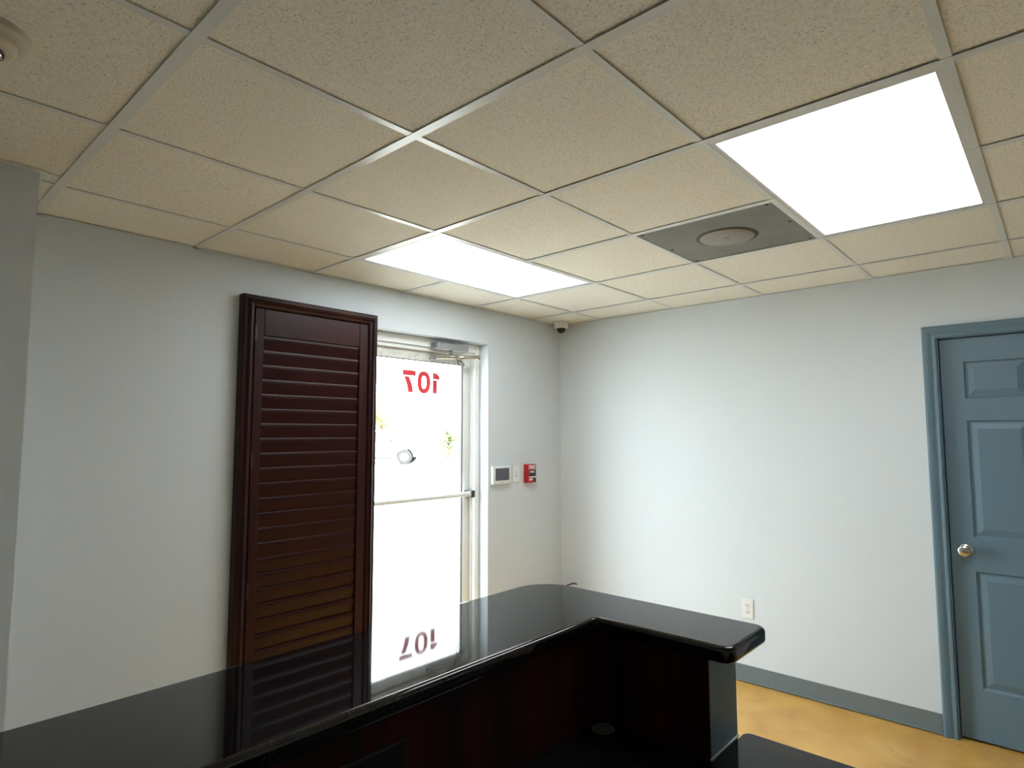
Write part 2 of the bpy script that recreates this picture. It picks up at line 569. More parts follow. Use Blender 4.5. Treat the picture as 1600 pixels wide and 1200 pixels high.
# ------------------------------------------------------------------ troffer lights (2 ft x 4 ft)
def troffer(xa, ya, label):
    x0, x1, y0, y1 = xa + 0.008, xa + 2 * T - 0.008, ya - T + 0.008, ya - 0.008
    t = thing('ceiling_light', label, 'light', ((x0 + x1) / 2, (y0 + y1) / 2, H + 0.004), 'recessed ceiling light panels')
    fx, fy = 0.030, 0.020
    bm = B()
    prism(bm, [(x0, y0), (x1, y0), (x1, y1), (x0, y1)], H + 0.0012, H + 0.006,
          hole=[(x0 + fx, y0 + fy), (x1 - fx, y0 + fy), (x1 - fx, y1 - fy), (x0 + fx, y1 - fy)])
    obj('frame', bm, 'fixture', t)
    bm = box(B(), x0 + fx - 0.004, x1 - fx + 0.004, y0 + fy - 0.004, y1 - fy + 0.004, H + 0.007, H + 0.010)
    obj('diffuser', bm, 'diffuser', t)
    bm = B()
    box(bm, x0 + 0.01, x1 - 0.01, y0 + 0.006, y1 - 0.006, H + 0.0105, H + 0.07)
    obj('housing', bm, 'fixture', t)
    return t


troffer(OX - 3 * T, OY - 3 * T, 'large glowing white ceiling light panel beside the dark metal ceiling plate')
troffer(OX - 3 * T, OY, 'glowing white ceiling light panel near the wall above the glass entrance')

# blank metal plate with round cap
px, py = OX - 1.5 * T, OY - 2.5 * T
pl = thing('vent_blanking_plate', 'square grey metal ceiling plate with a stained round cap', 'vent', (px, py, H + 0.002))
bm = box(B(), px - 0.293, px + 0.293, py - 0.293, py + 0.293, H + 0.0015, H + 0.0035)
obj('plate', bm, 'galv', pl)
bm = lathe(B(), [(0.132, H + 0.0014), (0.131, H + 0.0006), (0.112, H + 0.0004), (0.112, H + 0.0014)], 48, at=(px, py, 0))
obj('stain_ring', bm, 'stain', pl, True)['label'] = 'dark grimy ring around the round cap'
bm = lathe(B(), [(0.116, H + 0.001), (0.116, H - 0.003), (0.112, H - 0.0055), (0.012, H - 0.0065), (0.010, H - 0.009), (0.002, H - 0.010)], 48, at=(px, py, 0))
obj('round_cap', bm, 'disc', pl, True)
for sx, sy in ((-.27, -.27), (-.27, .27), (.27, -.27), (.27, .27), (-.02, -.275), (.02, .275)):
    bm = lathe(B(), [(0.006, H + 0.0015), (0.0055, H - 0.0008), (0.003, H - 0.0018)], 12, at=(px + sx, py + sy, 0))
    obj('screw', bm, 'black', pl, True)

# smoke detector at the ceiling, left
sx, sy = -3.735, -1.298
sd = thing('smoke_detector', 'round off-white smoke detector on the ceiling at upper left', 'detector', (sx, sy, H))
bm = lathe(B(), [(0.083, H + 0.004), (0.083, H - 0.012), (0.078, H - 0.017), (0.060, H - 0.019)], 48, at=(sx, sy, 0))
obj('base', bm, 'ivory', sd, True)
bm = lathe(B(), [(0.059, H - 0.018), (0.059, H - 0.030), (0.054, H - 0.036), (0.040, H - 0.039), (0.036, H - 0.039)], 48, at=(sx, sy, 0))
obj('body', bm, 'ivory', sd, True)
bm = lathe(B(), [(0.034, H - 0.038), (0.034, H - 0.048), (0.028, H - 0.054), (0.004, H - 0.056)], 32, at=(sx, sy, 0))
obj('sensor_cap', bm, 'steel', sd, True)
for k in range(10):
    a = 2 * math.pi * k / 10
    c, s = math.cos(a), math.sin(a)
    bm = box(B(), -0.003, 0.003, -0.007, 0.007, -0.005, 0.004)
    bmesh.ops.rotate(bm, verts=bm.verts, cent=(0, 0, 0), matrix=Matrix.Rotation(a, 3, 'Z'))
    bmesh.ops.translate(bm, verts=bm.verts, vec=(sx + 0.033 * c, sy + 0.033 * s, H - 0.043))
    obj('vent_slot', bm, 'black', sd)

# dome camera in the corner
cx, cy = -0.118, -0.105
dc = thing('security_camera', 'small white dome security camera at the ceiling corner', 'camera', (cx, cy, H))
bm = lathe(B(), [(0.054, H - 0.0012), (0.055, H - 0.036), (0.053, H - 0.045), (0.042, H - 0.050), (0.036, H - 0.050)], 40, at=(cx, cy, 0))
obj('housing', bm, 'white', dc, True)
bm = lathe(B(), [(0.0365, H - 0.046)] + [(0.036 * math.cos(a), H - 0.051 - 0.036 * math.sin(a)) for a in [k * 1.45 / 8 for k in range(9)]], 32, at=(cx, cy, 0))
obj('dome', bm, mat('smoked_dome', (0.01, 0.01, 0.011), 0.12), dc, True)

# ------------------------------------------------------------------ entrance: storefront door (door_1)
d1 = thing('door_1', 'white framed glass entrance door with red number reversed on the glass', 'door', (-1.38, 0.12, 0), kind='structure')
FY0, FY1 = 0.085, 0.190
for a in ((-0.874, -0.832), (-1.910, -1.868)):
    bm = B()
    box(bm, a[0], a[1], FY0, FY1, 0, 2.170, 0.002, 1)
    obj('frame_jamb', bm, 'alu', d1)
bm = B()
box(bm, -1.868, -0.874, FY0, FY1, 2.113, 2.170, 0.002, 1)
obj('frame_header', bm, 'alu', d1)
bm = B()
box(bm, -1.868, -0.874, 0.105, 0.133, 2.087, 2.113, 0.002, 1)
obj('door_stop', bm, 'alu', d1)
bm = B()
box(bm, -0.882, -0.874, 0.110, 0.133, 0.012, 2.087, 0.001, 1)
obj('door_stop', bm, 'alu', d1)
bm = B()
box(bm, -1.868, -1.860, 0.110, 0.133, 0.012, 2.087, 0.001, 1)
obj('door_stop', bm, 'alu', d1)
bm = box(B(), -1.868, -0.874, 0.088, 0.190, 0, 0.012, 0.003, 1)
obj('threshold', bm, 'closer', d1)
# the leaf
DX0, DX1, DY0, DY1 = -1.864, -0.878, 0.135, 0.180
GX0, GX1, GZ0, GZ1 = -1.800, -0.942, 0.26, 2.024
for a in ((DX0, GX0), (GX1, DX1)):
    bm = box(B(), a[0], a[1], DY0, DY1, 0.014, 2.104, 0.002, 1)
    obj('door_stile', bm, 'alu', d1)
bm = box(B(), GX0, GX1, DY0, DY1, GZ1, 2.104, 0.002, 1)
obj('top_rail', bm, 'alu_dirty', d1)
bm = box(B(), GX0, GX1, DY0, DY1, 0.014, GZ0, 0.002, 1)
obj('bottom_rail', bm, 'alu', d1)
bm = B()
for a in ((GX0, GX0 + .004, GZ0, GZ1), (GX1 - .005, GX1, GZ0, GZ1), (GX0, GX1, GZ1 - .004, GZ1), (GX0, GX1, GZ0, GZ0 + .004)):
    box(bm, a[0], a[1], DY0 + 0.004, DY0 + 0.018, a[2], a[3])
obj('glass_gasket', bm, 'gasket', d1)
bm = box(B(), GX0 + .004, GX1 - .004, 0.155, 0.161, GZ0 + .004, GZ1 - .004)
obj('glass_pane', bm, 'glass', d1)
# the number, on the outer face of the glass so it reads reversed from inside
VY0, VY1 = 0.1615, 0.1622
k7 = [(-1.495, 1.951), (-1.387, 1.951), (-1.387, 1.9155), (-1.495, 1.9155)]
l7 = [(-1.485, 1.910), (-1.443, 1.910), (-1.427, 1.881), (-1.416, 1.854), (-1.406, 1.806), (-1.450, 1.806), (-1.458, 1.849), (-1.470, 1.879)]
f1 = [(-1.242, 1.948), (-1.209, 1.948), (-1.179, 1.924), (-1.179, 1.897), (-1.205, 1.904), (-1.242, 1.901)]
b1 = [(-1.242, 1.896), (-1.201, 1.900), (-1.201, 1.806), (-1.242, 1.806)]
SHIFT = 0.041


def sh(p):
    return [(u + SHIFT, v + 0.005) for u, v in p]


bm = B(); prism(bm, sh(k7), VY0, VY1, 'Y'); prism(bm, sh(l7), VY0, VY1, 'Y')
obj('number_seven', bm, 'vinyl', d1)['label'] = 'red vinyl numeral 7 seen reversed'
bm = B()
N = 40


def sup(cx_, cz_, rx, rz, e):
    out = []
    for k in range(N):
        a = 2 * math.pi * k / N
        c, s = math.cos(a), math.sin(a)
        out.append((cx_ + rx * math.copysign(abs(c) ** e, c), cz_ + rz * math.copysign(abs(s) ** e, s)))
    return out


prism(bm, sup(-1.317 + SHIFT, 1.883, 0.056, 0.0745, 0.85), VY0, VY1, 'Y', hole=sup(-1.317 + SHIFT, 1.883, 0.0205, 0.0425, 0.85))
obj('number_zero', bm, 'vinyl', d1)['label'] = 'red vinyl numeral 0'
bm = B(); prism(bm, sh(f1), VY0, VY1, 'Y'); prism(bm, sh(b1), VY0, VY1, 'Y')
obj('number_one', bm, 'vinyl', d1)['label'] = 'red vinyl numeral 1 seen reversed'
# push bar
bm = B()
tube(bm, [(-1.82, 0.078, 1.127), (-0.925, 0.078, 1.127)], 0.016, 16)
pb = obj('push_bar', bm, 'white', d1, True)
for x in (-0.912, -1.830):
    bm = box(B(), x - 0.016, x + 0.016, 0.056, 0.135, 1.103, 1.151, 0.006)
    c = obj('end_bracket', bm, 'black', pb)
    c['label'] = 'black end bracket'
# closer on the header
cl = obj('closer_body', box(B(), -1.272, -0.990, 0.028, 0.085, 2.100, 2.143, 0.005), 'closer', d1)
bm = B(); box(bm, -1.288, -1.273, 0.031, 0.082, 2.102, 2.141, 0.003, 1)
obj('closer_end_cap', bm, 'cap_grey', cl)
bm = lathe(B(), [(0.011, 2.066), (0.013, 2.070), (0.013, 2.100)], 20, at=(-1.135, 0.056, 0))
obj('closer_spindle', bm, 'cap_grey', cl, True)
bm = lathe(B(), [(0.012, 2.143), (0.012, 2.150), (0.008, 2.153)], 16, at=(-1.125, 0.056, 0))
obj('adjusting_screw', bm, 'steel', cl, True)
bm = B()
tube(bm, [(-1.135, 0.054, 2.070), (-1.03, 0.02, 2.070), (-0.94, -0.012, 2.072)], 0.008, 8)
box(bm, -1.08, -0.94, -0.018, 0.030, 2.056, 2.063, 0.002, 1)
obj('closer_arm', bm, 'steel', cl)
bm = B()
tube(bm, [(-0.94, -0.012, 2.060), (-1.08, 0.045, 2.054), (-1.225, 0.112, 2.048)], 0.006, 8)
obj('closer_forearm', bm, 'steel', cl)
bm = box(B(), -1.255, -1.205, 0.112, 0.135, 2.034, 2.062, 0.004)
obj('arm_shoe', bm, 'closer', cl)
bm = lathe(B(), [(0.014, 2.050), (0.015, 2.054), (0.015, 2.078), (0.011, 2.082)], 16, at=(-0.94, -0.012, 0))
obj('elbow_joint', bm, 'steel', cl, True)
bm = B()
tube(bm, [(-1.045, 0.103, 2.090), (-1.035, 0.103, 2.063), (-1.02, 0.108, 2.038), (-1.005, 0.116, 2.018), (-1.00, 0.124, 1.988), (-0.99, 0.128, 1.958)], 0.0034, 6)
tube(bm, [(-1.025, 0.107, 2.045), (-0.995, 0.112, 2.047), (-0.96, 0.122, 2.039), (-0.94, 0.128, 2.022)], 0.0034, 6)
obj('sensor_wire', bm, 'black', d1)
bm = box(B(), -0.935, -0.912, 0.122, 0.1348, 2.004, 2.028, 0.003, 1)
obj('sensor_block', bm, 'white', d1)

# ------------------------------------------------------------------ plantation shutter
shp = thing('plantation_shutter', 'tall dark mahogany louvred shutter left of the glass entrance', 'shutter', (-2.2, -0.03, 0.13))
SX0, SX1, SZ0, SZ1 = -2.592, -1.803, 0.13, 2.229


def framed(prof, x0, x1, z0, z1):
    """mitred picture frame; prof: list of (inset, y) round a closed section."""
    bm = B()
    rings = []
    for ins, y in prof:
        rings.append([bm.verts.new((x0 + ins, y, z0 + ins)), bm.verts.new((x1 - ins, y, z0 + ins)),
                      bm.verts.new((x1 - ins, y, z1 - ins)), bm.verts.new((x0 + ins, y, z1 - ins))])
    n = len(prof)
    for i in range(n):
        a, b = rings[i], rings[(i + 1) % n]
        for k in range(4):
            bm.faces.new((a[k], a[(k + 1) % 4], b[(k + 1) % 4], b[k]))
    bmesh.ops.recalc_face_normals(bm, faces=bm.faces)
    return bm


prof = [(0.0, -0.001), (0.0, -0.046), (0.003, -0.050), (0.008, -0.052), (0.020, -0.0535), (0.026, -0.056), (0.029, -0.062), (0.033, -0.065),
        (0.037, -0.062), (0.039, -0.056), (0.045, -0.053), (0.052, -0.052), (0.055, -0.049), (0.058, -0.046), (0.060, -0.040), (0.060, -0.001)]
obj('frame', framed(prof, SX0, SX1, SZ0, SZ1), 'mahog', shp)
PX0, PX1, PZ0, PZ1 = SX0 + 0.063, SX1 - 0.063, SZ0 + 0.063, SZ1 - 0.063
LB0, LB1 = PX0 + 0.047, PX1 - 0.055
for a in ((PX0, LB0), (LB1, PX1)):
    obj('stile', box(B(), a[0], a[1], -0.046, -0.014, PZ0, PZ1, 0.003), 'mahog', shp)
RZ = 2.031
obj('top_rail', box(B(), LB0 + .0006, LB1 - .0006, -0.045, -0.015, RZ, PZ1, 0.003), 'slat', shp)
PITCH = 0.0732
nl = 24
obj('bottom_rail', box(B(), LB0 + .0006, LB1 - .0006, -0.045, -0.015, PZ0, RZ - nl * PITCH - 0.004, 0.003), 'slat', shp)
# one louver: flat ellipse 82 x 11 mm, nearly shut, upper edge into the room
bm = B()
sec = []
t = math.radians(8)
for y, z in [(-0.0046, 0.0355), (-0.0010, 0.0408), (0.0015, 0.0408), (0.0035, 0.0395), (0.0048, 0.02), (0.0048, -0.02),
             (0.0035, -0.0395), (0.0015, -0.0408), (-0.0015, -0.0408), (-0.0035, -0.0395), (-0.0048, -0.02), (-0.0048, 0.02)]:
    sec.append((y * math.cos(t) - z * math.sin(t), y * math.sin(t) + z * math.cos(t)))
w = (LB1 - LB0 - 0.004) / 2
prism(bm, sec, -w, w, 'X')
louv = mesh_of('louver', bm, 'slat', True)
for k in range(nl):
    o = bpy.data.objects.new('louver', louv)
    COL.objects.link(o)
    o.parent = shp
    o.matrix_parent_inverse = Matrix.Translation(shp.location).inverted()
    o.location = ((LB0 + LB1) / 2, -0.030, RZ - PITCH * (k + 0.5) - 0.003)
    if k == 14:
        o.rotation_euler.x = math.radians(-4)
    else:
        o.rotation_euler.x = math.radians(random.uniform(-1.0, 1.0))
for z in (2.04, 1.41, 0.79):
    bm = B()
    lathe(bm, [(0.0045, z - 0.037), (0.0045, z + 0.037)], 12, at=(PX0 - 0.0015, -0.050, 0))
    box(bm, PX0 + 0.003, PX0 + 0.012, -0.0475, -0.0462, z - 0.034, z + 0.034)
    obj('hinge', bm, mat('dark_bronze', (0.06, 0.03, 0.025), 0.35, metal=0.6), shp)

# ------------------------------------------------------------------ devices on the entrance wall
# alarm keypad
kp = thing('alarm_keypad', 'white wall keypad with grey screen beside the glass entrance', 'keypad', (-0.70, 0, 1.25))
bm = box(B(), -0.806, -0.618, -0.026, -0.0005, 1.186, 1.314, 0.008, 3)
obj('case', bm, 'white', kp, True)
bm = box(B(), -0.780, -0.638, -0.0275, -0.0255, 1.213, 1.298, 0.001, 1)
obj('screen', bm, 'screen', kp)
bm = B()
for k in range(5):
    box(bm, -0.735 + k * 0.009, -0.729 + k * 0.009, -0.0268, -0.0255, 1.1995, 1.2025)
obj('maker_mark', bm, mat('grey_print', (0.25, 0.26, 0.28), 0.5), kp)
# toggle switch
sw = thing('light_switch', 'white toggle switch plate between keypad and red fire alarm', 'switch', (-0.537, 0, 1.25))
obj('plate', box(B(), -0.574, -0.503, -0.006, -0.0005, 1.190, 1.310, 0.003, 2), 'white', sw)
bm = box(B(), -0.5445, -0.5345, -0.018, -0.005, 1.236, 1.252, 0.002, 1)
obj('toggle', bm, 'white', sw)
for z in (1.262, 1.232):
    bm = lathe(B(), [(0.0045, -0.0055), (0.0042, -0.0075), (0.002, -0.008)], 12, 'Y', at=(-0.5395, 0, z))
    obj('screw', bm, mat('switch_screw', (0.25, 0.24, 0.22), 0.4, metal=0.7), sw)
# fire alarm pull station
fp = thing('fire_alarm', 'red fire alarm pull station on the wall near the corner', 'alarm', (-0.41, 0, 1.25))
FX0, FX1, FZ0, FZ1 = -0.452, -0.358, 1.180, 1.316
bm = B()
box(bm, FX0, FX1, -0.044, -0.0005, FZ0, FZ1, 0.004, 2)
obj('case', bm, 'red', fp, True)
bm = box(B(), FX0 + .010, FX1 - .008, -0.0475, -0.0445, 1.228, 1.274, 0.002, 1)
obj('pull_handle', bm, 'black', fp)
bm = B()
box(bm, FX0 + .008, FX1 - .006, -0.050, -0.0445, 1.218, 1.226, 0.002, 1)
obj('handle_grip', bm, 'redprint', fp)
bm = box(B(), FX1 - .030, FX1 - .006, -0.0455, -0.0442, 1.186, 1.214)
obj('key_plate', bm, 'black', fp)
bm = B()
for q in range(4):
    box(bm, FX0 + .019 + q * .013, FX0 + .028 + q * .013, -0.0482, -0.0474, 1.254, 1.266)
obj('worn_print', bm, 'redprint', fp)['kind'] = 'stuff'
bm = box(B(), FX0 + .014, FX0 + .030, -0.0452, -0.0442, 1.196, 1.209)
obj('print_patch', bm, 'redprint', fp)
bm = box(B(), FX0 + .034, FX0 + .050, -0.0452, -0.0442, 1.200, 1.212)
obj('print_patch', bm, 'redprint', fp)
fc = bpy.data.curves.new('fire_text', 'FONT')
fc.body = 'FIRE'
fc.size = 0.040
fc.extrude = 0.0004
fc.offset = 0.0010
fc.align_x = 'CENTER'
fo = bpy.data.objects.new('fire_text', fc)
COL.objects.link(fo)
fo.rotation_euler = (math.pi / 2, 0, 0)
fo.location = ((FX0 + FX1) / 2, -0.0447, 1.280)
bpy.context.view_layer.update()
dg = bpy.context.evaluated_depsgraph_get()
fm = bpy.data.meshes.new_from_object(fo.evaluated_get(dg))
fm.transform(fo.matrix_world)
bpy.data.objects.remove(fo)
fm.materials.clear(); fm.materials.append(M['redprint'])
obj('fire_lettering', fm, None, fp)['label'] = 'white lettering FIRE'

# duplex outlet on the right wall
ou = thing('power_outlet', 'white duplex power outlet low on the right wall behind the counter', 'outlet', (0, -1.461, 0.45))
obj('plate', box(B(), -0.006, -0.0005, -1.498, -1.426, 0.392, 0.508, 0.0025, 2), 'white', ou)
for z in (0.470, 0.430):
    bm = box(B(), -0.0085, -0.0055, -1.478, -1.446, z - 0.014, z + 0.014, 0.002, 1)
    f = obj('receptacle', bm, 'white', ou)
    bm = B()
    box(bm, -0.0092, -0.0083, -1.4705, -1.4675, z - 0.002, z + 0.008)
    box(bm, -0.0092, -0.0083, -1.4565, -1.4535, z - 0.002, z + 0.007)
    lathe(bm, [(0.0028, -0.0092), (0.0028, -0.0083)], 10, 'X', at=(0, -1.462, z - 0.008))
    obj('slot', bm, 'black', f)
bm = lathe(B(), [(0.003, -0.0058), (0.0028, -0.0075)], 10, 'X', at=(0, -1.462, 0.450))
obj('screw', bm, 'steel', ou)

# ------------------------------------------------------------------ blue-grey panel door (door_2) in the right wall
d2 = thing('door_2', 'blue-grey six panel door with a brushed nickel knob in the right wall', 'door', (0.03, -2.94, 0), kind='structure')
JY0, JY1, JZ = -3.355, -2.520, 2.040          # jamb faces


def casing(prof, y0, y1, z1):
    """three-sided mitred casing; prof: (outset, x) open section, closed against the wall."""
    bm = B()
    rings = []
    for o_, x in prof:
        rings.append([bm.verts.new((x, y1 + o_, 0.0)), bm.verts.new((x, y1 + o_, z1 + o_)),
                      bm.verts.new((x, y0 - o_, z1 + o_)), bm.verts.new((x, y0 - o_, 0.0))])
    n = len(prof)
    for i in range(n):
        a, b = rings[i], rings[(i + 1) % n]
        for k in range(3):
            bm.faces.new((a[k], a[k + 1], b[k + 1], b[k]))
    bm.faces.new([q[0] for q in rings]); bm.faces.new([q[3] for q in rings])
    bmesh.ops.recalc_face_normals(bm, faces=bm.faces)
    return bm


cp = [(0.0, -0.0005), (0.0, -0.010), (0.004, -0.013), (0.012, -0.013), (0.016, -0.011), (0.022, -0.0115), (0.034, -0.016), (0.042, -0.018), (0.054, -0.019),
      (0.060, -0.017), (0.063, -0.013), (0.063, -0.0005)]
obj('casing', casing(cp, JY0 - .004, JY1 + .005, JZ + .004), 'teal', d2)
bm = B()
box(bm, 0.0, 0.10, JY1, -2.5155, 0, JZ + .0045)
box(bm, 0.0, 0.10, -3.3595, JY0, 0, JZ + .0045)
box(bm, 0.0, 0.10, JY0, JY1, JZ, JZ + .0045)
obj('jamb', bm, 'teal', d2)
bm = B()
box(bm, 0.062, 0.074, JY1 - 0.012, JY1, 0, JZ)
box(bm, 0.062, 0.074, JY0, JY0 + 0.012, 0, JZ)
box(bm, 0.062, 0.074, JY0, JY1, JZ - 0.012, JZ)
obj('stop', bm, 'teal', d2)
# leaf with sunk panel fields
LX0 = 0.026
ly = [JY1 - 0.004, -2.622, -2.878, -2.997, -3.253, JY0 + 0.004]
lz = [0.012, 0.262, 0.842, 1.010, 1.606, 1.720, 1.912, JZ - 0.004]
bm = B()
gv = [[bm.verts.new((LX0, y, z)) for z in lz] for y in ly]
pf = []
for i in range(5):
    for j in range(7):
        f = bm.faces.new((gv[i][j], gv[i + 1][j], gv[i + 1][j + 1], gv[i][j + 1]))
        if i in (1, 3) and j in (1, 3, 5):
            pf.append(f)
bmesh.ops.recalc_face_normals(bm, faces=bm.faces)
if bm.faces[0].normal.x > 0:
    bmesh.ops.reverse_faces(bm, faces=bm.faces)
bmesh.ops.inset_individual(bm, faces=pf, thickness=0.012, depth=-0.009)
bd = [e for e in bm.edges if e.is_boundary]
ex = bmesh.ops.extrude_edge_only(bm, edges=bd)
vs = [v for v in ex['geom'] if isinstance(v, bmesh.types.BMVert)]
bmesh.ops.translate(bm, verts=vs, vec=(0.034, 0, 0))
bmesh.ops.contextual_create(bm, geom=[e for e in bm.edges if e.is_boundary])
obj('leaf', bm, 'teal', d2)
for i in (1, 3):
    for j in (1, 3, 5):
        y1, y0, z0, z1 = ly[i] - 0.013, ly[i + 1] + 0.013, lz[j] + 0.013, lz[j + 1] - 0.013
        bm = B()
        r = [[(LX0 + 0.0088, 0.0), (LX0 + 0.0085, 0.004), (LX0 + 0.001, 0.030), (LX0 + 0.001, 0.034)]][0]
        rings = [[bm.verts.new((x, y0 + k, z0 + k)), bm.verts.new((x, y1 - k, z0 + k)), bm.verts.new((x, y1 - k, z1 - k)), bm.verts.new((x, y0 + k, z1 - k))] for x, k in r]
        for a, b in zip(rings, rings[1:]):
            for q in range(4):
                bm.faces.new((a[q], a[(q + 1) % 4], b[(q + 1) % 4], b[q]))
        bm.faces.new(rings[-1]); bm.faces.new(rings[0])
        bmesh.ops.recalc_face_normals(bm, faces=bm.faces)
        obj('door_panel', bm, 'teal', d2)
bm = lathe(B(), [(0.031, LX0), (0.032, LX0 - 0.004), (0.028, LX0 - 0.009), (0.014, LX0 - 0.013), (0.012, LX0 - 0.028), (0.016, LX0 - 0.034), (0.026, LX0 - 0.040),
                 (0.0285, LX0 - 0.050), (0.026, LX0 - 0.060), (0.017, LX0 - 0.065), (0.006, LX0 - 0.066)], 32, 'X', at=(0, -2.585, 0.945))
kn = obj('door_knob', bm, 'steel', d2, True)
kn['label'] = 'brushed nickel round knob'

# ------------------------------------------------------------------ reception desk
ZC, TC = 1.040, 0.040
desk = thing('reception_desk', 'dark mahogany reception desk partition with grey-blue end panel', 'desk', (-3.0, -2.0, 0))
WX1 = -4.75
bm = B()
prism(bm, [(WX1, -1.84), (-2.287, -1.84), (-2.287, -2.325), (-2.445, -2.325), (-2.445, -1.995), (WX1, -1.995)], 0.0, ZC - TC - 0.0005, 'Z')
obj('partition', bm, 'teal', desk)
bm = box(B(), WX1, -2.4515, -2.0005, -1.996, 0.0, ZC - TC - 0.001)
obj('front_panel', bm, 'lam', desk)['label'] = 'dark reddish mahogany lining under the counter'
bm = box(B(), -2.4505, -2.446, -2.3255, -2.0008, 0.0, ZC - TC - 0.001)
obj('side_panel', bm, 'lam', desk)['label'] = 'dark reddish mahogany lining on the short side'
bm = tube(B(), [(-2.4535, -2.0030, 0.762), (-2.4535, -2.0030, 0.998)], 0.0018, 6)
obj('corner_bead', bm, 'gasket', desk)
bm = tube(B(), [(-2.452, -2.3275, 0.7615), (-2.287, -2.3275, 0.7615)], 0.0026, 6)
obj('caulk_line', bm, 'caulk', desk)['label'] = 'pale caulk line under the grey-blue end panel'
# supports below the work surface
obj('end_support', box(B(), -4.72, -4.68, -2.58, -2.0012, 0, 0.7215), 'lam', desk)
obj('end_support', box(B(), -2.82, -2.285, -3.90, -3.86, 0, 0.7215), 'lam', desk)
bm = box(B(), -2.300, -2.270, -3.86, -2.36, 0, 0.7215)
obj('outer_panel', bm, 'teal', desk)


def rounded(poly, radii, seg=8):
    out = []
    n = len(poly)
    for i, p in enumerate(poly):
        p = Vector(p); r = radii[i]
        if r <= 0:
            out.append(tuple(p)); continue
        a = (Vector(poly[i - 1]) - p).normalized(); b = (Vector(poly[(i + 1) % n]) - p).normalized()
        h = math.acos(max(-1, min(1, a.dot(b)))) / 2
        d = r / math.tan(h)
        c = p + (a + b).normalized() * (r / math.sin(h))
        s, e = p + a * d - c, p + b * d - c
        ang0 = math.atan2(s.y, s.x); ang1 = math.atan2(e.y, e.x)
        da = (ang1 - ang0 + math.pi) % (2 * math.pi) - math.pi
        for k in range(seg + 1):
            t = ang0 + da * k / seg
            out.append((c.x + r * math.cos(t), c.y + r * math.sin(t)))
    return out


def slab(poly, z0, z1, edge, seg=4):
    bm = B()
    prism(bm, poly, z0, z1, 'Z')
    es = [e for e in bm.edges if abs(e.verts[0].co.z - e.verts[1].co.z) < 1e-6]
    bmesh.ops.bevel(bm, geom=es, offset=edge, segments=seg, profile=0.5, affect='EDGES')
    return bm


cpoly = rounded([(WX1 - 0.05, -1.636), (-2.240, -1.636), (-2.240, -2.398), (-2.482, -2.398), (-2.482, -2.021), (WX1 - 0.05, -2.021)],
                [0, 0.13, 0.035, 0.032, 0.012, 0])
ct = obj('counter_top', slab(cpoly, ZC - TC, ZC, 0.012, 6), 'top', None, True, flat_top=True)
tag(ct, 'glossy black L-shaped counter top with rounded corners on the reception desk', 'counter')

wpoly = rounded([(-4.74, -2.0015), (-2.4525, -2.0015), (-2.4525, -2.3305), (-2.252, -2.3305), (-2.252, -3.95), (-2.86, -3.95), (-2.86, -2.62), (-4.74, -2.62)],
                [0, 0, 0, 0.022, 0.02, 0.02, 0.05, 0.02])
ws = obj('work_surface', slab(wpoly, 0.722, 0.760, 0.004, 3), 'work', None, True, flat_top=True)
tag(ws, 'lower black desk work surface inside the reception counter', 'worktop')
bm = lathe(B(), [(0.031, 0.7602), (0.031, 0.7610), (0.030, 0.7615), (0.004, 0.7616)], 32, at=(-2.490, -2.046, 0))
obj('cable_grommet', bm, 'grom', ws, True)['label'] = 'round grey cable grommet in the corner'

# black power box on the desk partition
M['matte_black'] = mat('matte_black', (0.006, 0.006, 0.007), 0.7, spec=0.15)
bx = thing('desk_power_box', 'black box fixed to the inner desk partition under the counter', 'box', (-3.2, -2.0, 0.86))
bm = box(B(), -3.40, -3.118, -2.010, -2.0008, 0.795, 0.944, 0.003)
obj('case', bm, 'matte_black', bx)
for k in range(2):
    bm = box(B(), -3.230 - k * 0.10, -3.160 - k * 0.10, -2.0125, -2.0095, 0.840, 0.905, 0.001, 1)
    obj('socket', bm, 'gasket', bx)

# ------------------------------------------------------------------ fire extinguisher in the corner
ex_x, ex_y = -0.130, -0.175
fe = thing('fire_extinguisher', 'red fire extinguisher on the floor in the room corner behind the counter', 'extinguisher', (ex_x, ex_y, 0))
bm = lathe(B(), [(0.050, 0.0), (0.054, 0.004), (0.054, 0.27), (0.050, 0.295), (0.036, 0.318), (0.018, 0.330), (0.016, 0.338)], 32, at=(ex_x, ex_y, 0))
obj('cylinder', bm, 'red', fe, True)
bm = lathe(B(), [(0.017, 0.336), (0.019, 0.340), (0.019, 0.362), (0.013, 0.368)], 20, at=(ex_x, ex_y, 0))
obj('valve', bm, 'brass', fe, True)
dx, dy = 0.67, -0.743


def along(t, z, off=0.0):
    return (ex_x + dx * t - dy * off, ex_y + dy * t + dx * off, z)


for off in (-0.010, 0.010):
    pass
bm = B()
pts = [(-0.026, 0.424), (-0.022, 0.416), (-0.010, 0.414), (0.012, 0.424), (0.036, 0.427), (0.056, 0.420)]
lo = [(t + 0.002, z - 0.007) for t, z in pts]
ring = [along(t, z, 0.010) for t, z in pts] + [along(t, z, 0.010) for t, z in lo[::-1]]
ring2 = [along(t, z, -0.010) for t, z in pts] + [along(t, z, -0.010) for t, z in lo[::-1]]
va = [bm.verts.new(p) for p in ring]; vb = [bm.verts.new(p) for p in ring2]
for k in range(len(va)):
    bm.faces.new((va[k], va[(k + 1) % len(va)], vb[(k + 1) % len(va)], vb[k]))
bm.faces.new(va); bm.faces.new(vb)
bmesh.ops.recalc_face_normals(bm, faces=bm.faces)
obj('lever', bm, mat('dark_red_enamel', (0.16, 0.008, 0.03), 0.3), fe)['label'] = 'red squeeze lever'
bm = B()
tube(bm, [along(0.0, 0.366), along(0.01, 0.385), along(0.03, 0.388), along(0.06, 0.380)], 0.007, 8)
